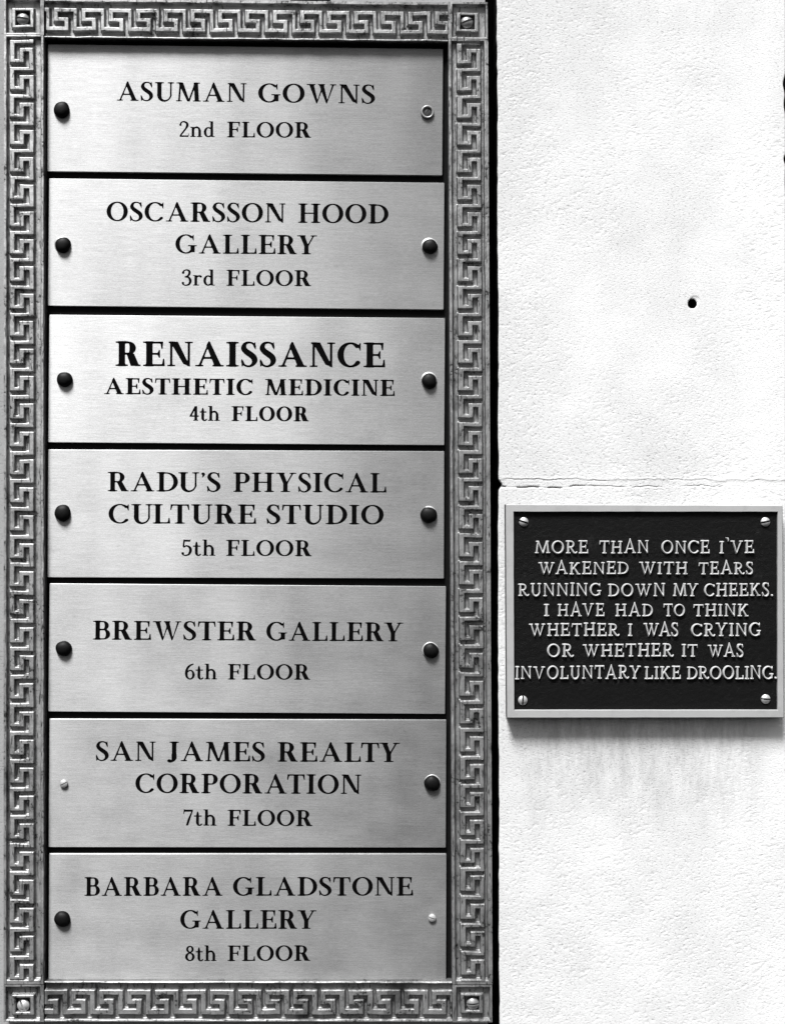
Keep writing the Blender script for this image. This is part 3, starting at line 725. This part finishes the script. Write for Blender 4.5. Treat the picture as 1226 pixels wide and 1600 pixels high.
# top and bottom rails
for side, kn, seed in (('t', ((-1, 78.5), (7, 421.), (13, 676.)), 200), ('b', ((-1, 63.), (7, 407.), (13, 665.6)), 240)):
    es = np.linspace(0, 62.5, int(62.5 / .66)); xs_ = np.arange(70.6, 702.2, STEP)
    ys = (IT - es)[::-1] if side == 't' else IB + es
    x, y = np.meshgrid(xs_, ys); xw, yw = wobble(x, y, seed)
    e = (IT - yw) if side == 't' else (yw - IB)
    top = 14.0 if side == 't' else 1548.0
    d = np.full(x.shape, 99.)
    for i in range(-2, 16):
        xx = knots_pos(i, kn); X_, Y_ = xw - xx, yw - top
        if side == 't': gs = [(0, 5.6, -8, 29.0), (0, 22, 21.6, 29.0), (13.6, 36, 7.2, 14.8), (30, 36, 7.2, 50)]
        else: gs = [(0, 5, -8, 29.0), (0, 20, 22.5, 29.0), (13.2, 34, 8, 14.2), (28.6, 34, 8, 50)]
        for (q0, q1, q2, q3) in gs: d = np.minimum(d, box_d(X_, Y_, q0, q1, q2, q3))
    if side == 't': P0, P1, r0, r1, r2 = 11.8, 48.2, -2, 3.4, 57.6
    else: P0, P1, r0, r1, r2 = 13.5, 52.2, -2, 3.2, 59.6
    hh = rail_height(e, d, P0, P1, r0, r1, r2, 72, 1.0) + wear(x, y, seed + 7)
    hh = hh - 2.2 * (1 - smooth(0, 1.0, e)) * (e < 1.0)
    frame_part('top_rail' if side == 't' else 'bottom_rail', x, y, hh)
# corner blocks with their screws
for (x0, x1, y0, y1, cx, cy, ang, sx_, sy_, mt_) in (
        (7.2, 69.8, -1.2, 57.6, 36.2, 30.4, math.radians(172), 36, 29.5, M_dull), (702.8, 765.0, -1.2, 57.6, 733, 30.4, math.radians(20), 729, 34.3, M_dull),
        (7.2, 69.8, 1539.4, 1597.5, 37, 1571, math.radians(-62), 37, 1571, M_steel), (702.8, 765.0, 1539.4, 1597.5, 733.5, 1568.6, math.radians(2), 738.3, 1568, M_dull)):
    xs_ = np.arange(x0, x1 + .01, .62); ys = np.arange(y0, y1 + .01, .62)
    x, y = np.meshgrid(xs_, ys); xw, yw = wobble(x, y, int(300 + cx))
    dx, dy = np.abs(xw - cx), np.abs(yw - cy)
    ro = np.maximum(dx - 17.6, dy - 15.8); ri = np.maximum(dx - 10.8, dy - 10.8)
    hh = np.full(x.shape, H_C)
    hh = hh + (H_P - H_C) * (1 - smooth(-.9, .9, ro)) * smooth(-.8, .8, ri)
    for (q, s0) in ((xw - x0, 5.), (x1 - xw, 5.), (yw - y0, 4.), (y1 - yw, 4.)):
        wdt = 6.6 if (q is not None and ((cx < 300) == (q[0, 0] > 20)) and s0 == 5.) else 3.6
        hh = np.maximum(hh, H_C + (H_R - .6 - H_C) * (1 - smooth(wdt - .5, wdt + 1.3, q)))
    hh = hh - 9.0 * (1 - smooth(-.8, .8, ri)) + wear(x, y, int(320 + cx))
    blk = frame_part('corner_block', x, y, hh)
    su, sv = uv_at(sx_, sy_, 7)
    obj('screw', slot_screw_mesh('corner_screw', 9.6, 3.0, 4.2, 2.8, 4.2, ang, .5), mt_, blk, (wx(su) - FO[0], -5.0 * S, wz(sv) - FO[2]))
bu, bv = frame_uv(np.array([IL - 4, IR + 4]), np.array([IT - 4, IB + 4]))
bk_ = box_mesh('backing_board', bu[0], bu[1], bv[0], bv[1], -8.8, -6.0)
bo = obj('backing_board', bk_, M_back, frame); bo.location = -Vector(FO)

# ------------------------------------------------------------------ the seven plates
PH = 0.0                                   # face of the plates, in line with the wall plane
s_main = Style(.188, .072, .105, .054); s_heavy = Style(.222, .084, .105, .060)
s_floor = Style(.188, .078, .105, .058); s_small = Style(.185, .086, .095, .060)
z = .4405
PLATES = [
 # floor words, plate corners, lines: (style, baseline left, baseline right, cap, y0 of the strip, [(word, x0, x1) ...]), fixings
 ('2nd', [(76, 70), (691, 77.5), (690.5, 273), (74, 267)], 110, [(s_main, 107, 118, 67, [('ASUMAN', 142, 602), ('GOWNS', 643, 1057)]), (s_floor, 236, 239, 55, [('2nd', 365, 490), ('FLOOR', 533, 831)])], [('cap', 96, 170.5), ('ring', 667.5, 175)]),
 ('3rd', [(77.3, 279), (694, 286), (692, 483.5), (75.5, 477.5)], 300, [(s_main, 102.5, 112, 68, [('OSCARSSON', 106, 740), ('HOOD', 785, 1105)]), (s_main, 217.5, 221, 67, [('GALLERY', 350, 852)]), (s_floor, 331.5, 334, 56, [('3rd', 373, 490), ('FLOOR', 531, 831)])], [('cap', 98, 382), ('cap', 671.5, 384.5)]),
 ('4th', [(77, 492), (695, 497), (694, 695.7), (75.7, 691)], 520, [(s_heavy, 117.5, 122.5, 87, [('RENAISSANCE', 138, 1093)]), (s_heavy, 217.5, 224, 57, [('AESTHETIC', 97, 625), ('MEDICINE', 667, 1127)]), (s_heavy, 312, 314, 52, [('4th', 400, 508), ('FLOOR', 549, 823)])], [('cap', 100.5, 592.5), ('cap', 670.5, 595)]),
 ('5th', [(75.5, 702.5), (694, 705), (693.3, 904.2), (74, 902)], 725, [(s_main, 96.5, 101, 68, [("RADU'S", 110, 510), ('PHYSICAL', 555, 1098)]), (s_main, 210.5, 214, 68, [('CULTURE', 113, 636), ('STUDIO', 673, 1088)]), (s_floor, 325, 327, 56, [('5th', 372, 492), ('FLOOR', 530, 833)])], [('cap', 97.5, 801.5), ('cap', 669.5, 804.5)]),
 ('6th', [(76.8, 911.5), (697.5, 916), (695.7, 1116), (74.8, 1112)], 955, [(s_main, 100.5, 107, 66, [('BREWSTER', 58, 636), ('GALLERY', 672, 1157)]), (s_floor, 241.5, 243, 54, [('6th', 384, 498), ('FLOOR', 536, 828)])], [('cap', 99, 1013.5), ('cap', 673, 1017)]),
 ('7th', [(77.5, 1123), (697, 1124.8), (696.5, 1324.6), (75.8, 1324)], 1145, [(s_main, 99, 104, 68, [('SAN', 68, 280), ('JAMES', 322, 667), ('REALTY', 712, 1145)]), (s_main, 213, 217, 68, [('CORPORATION', 208, 1008)]), (s_floor, 329, 331, 56, [('7th', 378, 496), ('FLOOR', 535, 836)])], [('slot', 100, 1224.5), ('cap', 675, 1224.5)]),
 ('8th', [(76, 1336), (697.5, 1334.5), (697.5, 1534), (75.7, 1533)], 1355, [(s_main, 101.5, 100.5, 65, [('BARBARA', 28, 518), ('GLADSTONE', 554, 1192)]), (s_main, 218, 218.5, 65, [('GALLERY', 367, 850)]), (s_floor, 333, 332, 54, [('8th', 384, 496), ('FLOOR', 535, 828)])], [('cap', 97, 1437), ('slot', 675, 1434.5)]),
]
PL_LABEL = {
 '2nd': 'topmost brushed metal name plate, engraved 2nd FLOOR, right screw without black cap',
 '3rd': 'brushed metal name plate engraved in three lines ending 3rd FLOOR, two black caps',
 '4th': 'brushed metal name plate with the heaviest black lettering, engraved 4th FLOOR',
 '5th': 'brushed metal name plate engraved 5th FLOOR, in the middle of the directory',
 '6th': 'brushed metal name plate engraved with two lines ending 6th FLOOR, two black caps',
 '7th': 'brushed metal name plate engraved 7th FLOOR, with a bare slotted screw at left',
 '8th': 'lowest brushed metal name plate, engraved 8th FLOOR, bare slotted screw at right'}
THICK, CUT = 5.5, 1.1
for ip, (fl, cor, ystrip, lines, fix) in enumerate(PLATES):
    cc = np.array(cor, float); cu, cv = uv_at(cc[:, 0], cc[:, 1], PH)
    c0 = np.array([cu.mean(), cv.mean()])
    ax_ = np.array([cu[1] - cu[0] + cu[2] - cu[3], cv[1] - cv[0] + cv[2] - cv[3]]); ang = math.atan2(ax_[1], ax_[0])
    W2, H2 = 618.6 / 2, 199.6 / 2
    ca, sa = math.cos(ang), math.sin(ang)
    def loc2(px, py, hh=PH):                 # survey pixel -> plate coordinates (x right, z up) in plan units
        u, v = uv_at(px, py, hh); du, dv = u - c0[0], v - c0[1]
        return du * ca + dv * sa, -(-du * sa + dv * ca)
    root = thing('name_plate', PL_LABEL[fl], 'name plate', (wx(c0[0]), -PH * S, wz(c0[1])), 'name plates in the directory', roty=ang)
    # outline with slightly rounded corners
    out_l = []
    for (sx_, sz_) in ((1, 1), (-1, 1), (-1, -1), (1, -1)):
        for k_ in range(4):
            a = math.radians({(1, 1): 0, (-1, 1): 90, (-1, -1): 180, (1, -1): 270}[(sx_, sz_)] + 30 * k_)
            out_l.append((sx_ * (W2 - 1.6) + 1.0 * math.cos(a), sz_ * (H2 - 1.6) + 1.0 * math.sin(a)))
    V2 = [Vector(p) for p in out_l]; FC = [list(range(len(V2)))]; line_of = {}
    for il, (st, b0, b1, cap, words) in enumerate(lines):
        xa, xb = words[0][1], words[-1][2]
        for (wd, x0, x1) in words:
            bl = lambda x: b0 + (b1 - b0) * (x - xa) / (xb - xa)
            p0 = loc2(120 + x0 * z, ystrip + bl(x0) * z); p1 = loc2(120 + x1 * z, ystrip + bl(x1) * z)
            capu = cap * z * 1.003; L = math.hypot(p1[0] - p0[0], p1[1] - p0[1])
            dx, dz = (p1[0] - p0[0]) / L, (p1[1] - p0[1]) / L
            sty = [s_small if (c.isdigit() or c.islower()) else st for c in wd]
            if st is s_heavy: sty = [Style(.20, .095, .10, .065) if (c.isdigit() or c.islower()) else s_heavy for c in wd]
            for (c, s_, off, sx_) in lay_word(wd, 0.0, L, capu, sty):
                for loop in get_glyph(c, s_)[3]:
                    b = len(V2)
                    for (gx, gy) in loop:
                        X = off + gx * capu * sx_; Y = gy * capu
                        V2.append(Vector((p0[0] + X * dx - Y * dz, p0[1] + X * dz + Y * dx)))
                    line_of[len(FC)] = il; FC.append(list(range(b, len(V2))))
    vo, eo, fo, ov, oe, of = delaunay_2d_cdt(V2, [], FC, 1, 1e-4)
    plate_f = []; let_f = {}
    for f_, src in zip(fo, of):
        gl_ = [q for q in src if q != 0]
        if len(gl_) % 2: let_f.setdefault(line_of[gl_[0]], []).append(f_)
        else: plate_f.append(f_)
    P = np.array([(v.x, v.y) for v in vo]); nv = len(P)
    # face + chamfer + sides of the plate
    co = [(p[0] * S, 0, p[1] * S) for p in P]; fs = []
    def up_(f_):                              # wind towards the viewer (-Y)
        a, b, c = (P[i] for i in f_[:3]); ar = (b[0] - a[0]) * (c[1] - a[1]) - (b[1] - a[1]) * (c[0] - a[0])
        return tuple(f_) if ar > 0 else tuple(f_)[::-1]
    fs += [up_(f_) for f_ in plate_f]
    no = len(out_l); base = len(co)
    co += [(p[0] * S, 0, p[1] * S) for p in out_l]
    co += [((p[0] + math.copysign(.6, p[0])) * S, .6 * S, (p[1] + math.copysign(.6, p[1])) * S) for p in out_l]
    co += [((p[0] + math.copysign(.6, p[0])) * S, THICK * S, (p[1] + math.copysign(.6, p[1])) * S) for p in out_l]
    for r_ in (0, 1):
        for k_ in range(no):
            k2 = (k_ + 1) % no; fs.append((base + r_ * no + k_, base + (r_ + 1) * no + k_, base + (r_ + 1) * no + k2, base + r_ * no + k2))
    me = mesh_np('plate_face', co, fs)
    uvl = me.uv_layers.new(name='UVMap')
    vi = np.zeros(len(me.loops), np.int32); me.loops.foreach_get('vertex_index', vi)
    cc3 = np.array(co); uvs = np.stack([cc3[vi, 0] * 4, cc3[vi, 2] * 4], -1).astype(np.float32); uvl.data.foreach_set('uv', uvs.ravel())
    obj('plate_face', me, mat_plate(ip + 1, (.80, .90, 1.08, .97, .94, .90, .90)[ip]), root)
    # engraved, paint-filled letters: floors and walls below the face
    for il, fl_ in sorted(let_f.items()):
        used = sorted({i for f_ in fl_ for i in f_}); rm = {q: k_ for k_, q in enumerate(used)}; n_ = len(used)
        co = [(P[i][0] * S, CUT * S, P[i][1] * S) for i in used] + [(P[i][0] * S, 0.02 * S, P[i][1] * S) for i in used]
        fs = []; ed = {}
        for f_ in fl_:
            f_ = up_(f_); fs.append(tuple(rm[i] for i in f_))
            for q in range(len(f_)):
                a, b = f_[q], f_[(q + 1) % len(f_)]
                if (b, a) in ed: ed.pop((b, a))
                else: ed[(a, b)] = 1
        for (a, b) in ed: fs.append((rm[b], rm[a], rm[a] + n_, rm[b] + n_))
        obj('engraved_line', mesh_np('engraved_line', co, fs), M_paint, root)
    # fixings
    for k_, (kind, px, py) in enumerate(fix):
        x_, z_ = loc2(px, py, PH + (5 if kind == 'cap' else 2)); L_ = (x_ * S, 0, z_ * S)
        if kind == 'cap':
            dx_, dz_ = random.uniform(-.9, .5), random.uniform(.5, 1.5)
            if px > 300 or ip == 1: obj('cap_collar', lathe_mesh('cap_collar', [(12.9, -.3), (13.0, .9), (12.3, 1.5), (6, 1.6)], 40, .015, ip + 40), M_steel, root, (L_[0] + dx_ * S, 0, L_[2] + dz_ * S))
            sd = ip * 2 + k_; rr = 12.2 + .5 * random.uniform(-1, 1)
            o = obj('screw_cap', lathe_mesh('screw_cap', [(rr, -.3), (rr + .3, 1.2), (rr, 2.6), (rr * .96, 4.4), (rr * .86, 6.4), (rr * .66, 8.2), (rr * .38, 9.3), (rr * .12, 9.6)], 40, .03, sd), M_cap, root, L_)
        elif kind == 'ring':
            o = obj('screw_collar', lathe_mesh('screw_collar', [(10.4, -.3), (10.4, 3.2), (9.6, 4.2), (8.2, 4.2), (7.2, 3.4), (6.9, .3)], 40, .01, 5), M_dull, root, L_); o['label'] = 'open metal collar left without its black cap'
            sw = obj('screw', slot_screw_mesh('inner_screw', 6.6, .9, 1.0, 1.6, 1.8, math.radians(65)), M_rust, o); sw.location = (0, -.2 * S, 0)
        else:
            o = obj('screw', slot_screw_mesh('bare_screw', 6.2 if ip == 5 else 6.0, 3.4, 1.5, 1.7, 2.0, math.radians(27 if ip == 5 else -18), .4), M_steel, root, L_)
            o['label'] = 'bare slotted screw without a black cap'

# ------------------------------------------------------------------ the small cast plaque
TH = 24.0; PAN = 19.0
q = np.array([(789.8, 788), (1222, 789.5), (1224, 1121.5), (792, 1122)], float); cu, cv = uv_at(q[:, 0], q[:, 1], TH)
qi = np.array([(802, 799.5), (1214.5, 799.5), (1214.5, 1109.5), (803, 1109.5)], float); iu, iv = uv_at(qi[:, 0], qi[:, 1], TH)
pc = np.array([cu.mean(), cv.mean()])
plaque = thing('plaque', 'small dark cast metal plaque with pale raised lettering and rim, screwed to the white wall', 'plaque', (wx(pc[0]), 0, wz(pc[1])))
PO = np.array([wx(pc[0]), 0., wz(pc[1])])
def pl(u, v, hh): return (wx(u) - PO[0], -hh * S, wz(v) - PO[2])
# rim: outer side, chamfer, flat, inner slope
rings = []
def ringpts(us, vs, d, hh, n=28):
    pts = []; cxx, cyy = us.mean(), vs.mean(); sg = [(-1, -1), (1, -1), (1, 1), (-1, 1)]
    P4 = [(us[i] - sg[i][0] * d, vs[i] - sg[i][1] * d) for i in range(4)]
    for i in range(4):
        a, b = np.array(P4[i]), np.array(P4[(i + 1) % 4])
        for k_ in range(n):
            p = a + (b - a) * k_ / n; nz = .35 * (vnoise(p[0] + 7 * d, p[1] + 3 * d, 9, 70) - .5)
            pts.append(pl(p[0] + nz, p[1] + nz, hh))
    return pts
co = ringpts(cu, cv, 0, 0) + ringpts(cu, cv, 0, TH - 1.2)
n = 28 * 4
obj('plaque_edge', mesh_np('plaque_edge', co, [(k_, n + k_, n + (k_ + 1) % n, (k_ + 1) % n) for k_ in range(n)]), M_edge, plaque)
co = ringpts(cu, cv, 0, TH - 1.2) + ringpts(cu, cv, 1.0, TH) + ringpts(iu, iv, -.4, TH) + ringpts(iu, iv, .0, TH - .5) + ringpts(iu, iv, .25, PAN - .8)
n = 28 * 4; fs = []
for r_ in range(4):
    for k_ in range(n):
        k2 = (k_ + 1) % n; fs.append((r_ * n + k_, (r_ + 1) * n + k_, (r_ + 1) * n + k2, r_ * n + k2))
obj('rim', mesh_np('rim', co, fs), M_rim, plaque)
pu_ = np.linspace(iu.min() + .2, iu.max() - .2, 260); pv_ = np.linspace(iv.min() + .2, iv.max() - .2, 200)
U_, V_ = np.meshgrid(pu_, pv_)
hh = PAN + .5 * (vnoise(U_, V_, 40, 80) - .5) + .5 * (vnoise(U_ * .8 + V_ * .5, V_ * .8 - U_ * .5, 3.2, 81) - .5)
fm = field_mesh('panel', wx(U_) - PO[0], wz(V_) - PO[2], -hh * S)
obj('panel', fm, M_panel, plaque)
s_cast = Style(.140, .098, .085, .080, True)
zz = .37194
PLINES = [(336, 53, [('MORE', 178, 400), ('THAN', 448, 655), ('ONCE', 708, 910), ("I'VE", 952, 1097)]),
          (424, 51, [('WAKENED', 191, 570), ('WITH', 615, 817), ('TEARS', 865, 1092)]),
          (516, 53, [('RUNNING', 107, 455), ('DOWN', 485, 723), ('MY', 758, 862), ('CHEEKS.', 887, 1177)]),
          (600, 51, [('I', 215, 236), ('HAVE', 272, 468), ('HAD', 515, 672), ('TO', 718, 806), ('THINK', 843, 1073)]),
          (684, 53, [('WHETHER', 152, 530), ('I', 568, 585), ('WAS', 633, 778), ('CRYING', 833, 1125)]),
          (771, 52, [('OR', 228, 338), ('WHETHER', 378, 758), ('IT', 794, 860), ('WAS', 903, 1052)]),
          (865, 53, [('INVOLUNTARY', 93, 620), ('LIKE', 638, 789), ('DROOLING.', 816, 1193)])]
LH = 3.6
for (bl, cap, words) in PLINES:
    CO = []; FS = []; base = 0
    for (wd, x0, x1) in words:
        u0, v0 = uv_at(770 + x0 * zz, 740 + bl * zz, TH - 1); u1, v1 = uv_at(770 + x1 * zz, 740 + bl * zz, TH - 1)
        capu = cap * zz
        for (c, s_, off, sx_) in lay_word(wd, 0., float(u1 - u0), capu, [s_cast] * len(wd)):
            f = get_glyph(c, s_)[0]
            jit = random.uniform(-.35, .35)
            hgt = PAN - .7 + (LH + .7) * smooth(.030, -.030, f)
            keepv = f < .06
            kq = keepv[:-1, :-1] & keepv[1:, :-1] & keepv[:-1, 1:] & keepv[1:, 1:]
            ks, kr = random.uniform(.96, 1.05), random.uniform(-.02, .02)
            X = u0 + off + (GX * sx_ + GY * kr) * capu; V = v0 - (GY * ks - GX * kr * .6) * capu + jit
            full = np.stack([wx(X) - PO[0], -hgt * S, wz(V) - PO[2]], -1).reshape(-1, 3)
            r_, c_ = f.shape
            i = np.arange(r_ - 1)[:, None] * c_ + np.arange(c_ - 1)[None, :]
            qd = np.stack([i, i + 1, i + c_ + 1, i + c_], -1)[kq]
            us_, inv_ = np.unique(qd, return_inverse=True)
            CO.append(full[us_]); FS.append(inv_.reshape(-1, 4) + base); base += len(us_)
    obj('raised_line', mesh_np('raised_line', np.concatenate(CO), np.concatenate(FS), True), M_letter, plaque)
for (px, py, an) in ((818, 815.5, -18), (1195.5, 815.5, 12), (816.5, 1094.5, 90), (1196, 1092.5, -4)):
    u, v = uv_at(px, py, PAN + 3)
    sw = obj('screw', slot_screw_mesh('plaque_screw', 7.3, 1.6, 3.0, 2.7, 3.6, math.radians(an), .4), M_steel, plaque, (wx(u) - PO[0], -PAN * S, wz(v) - PO[2]))
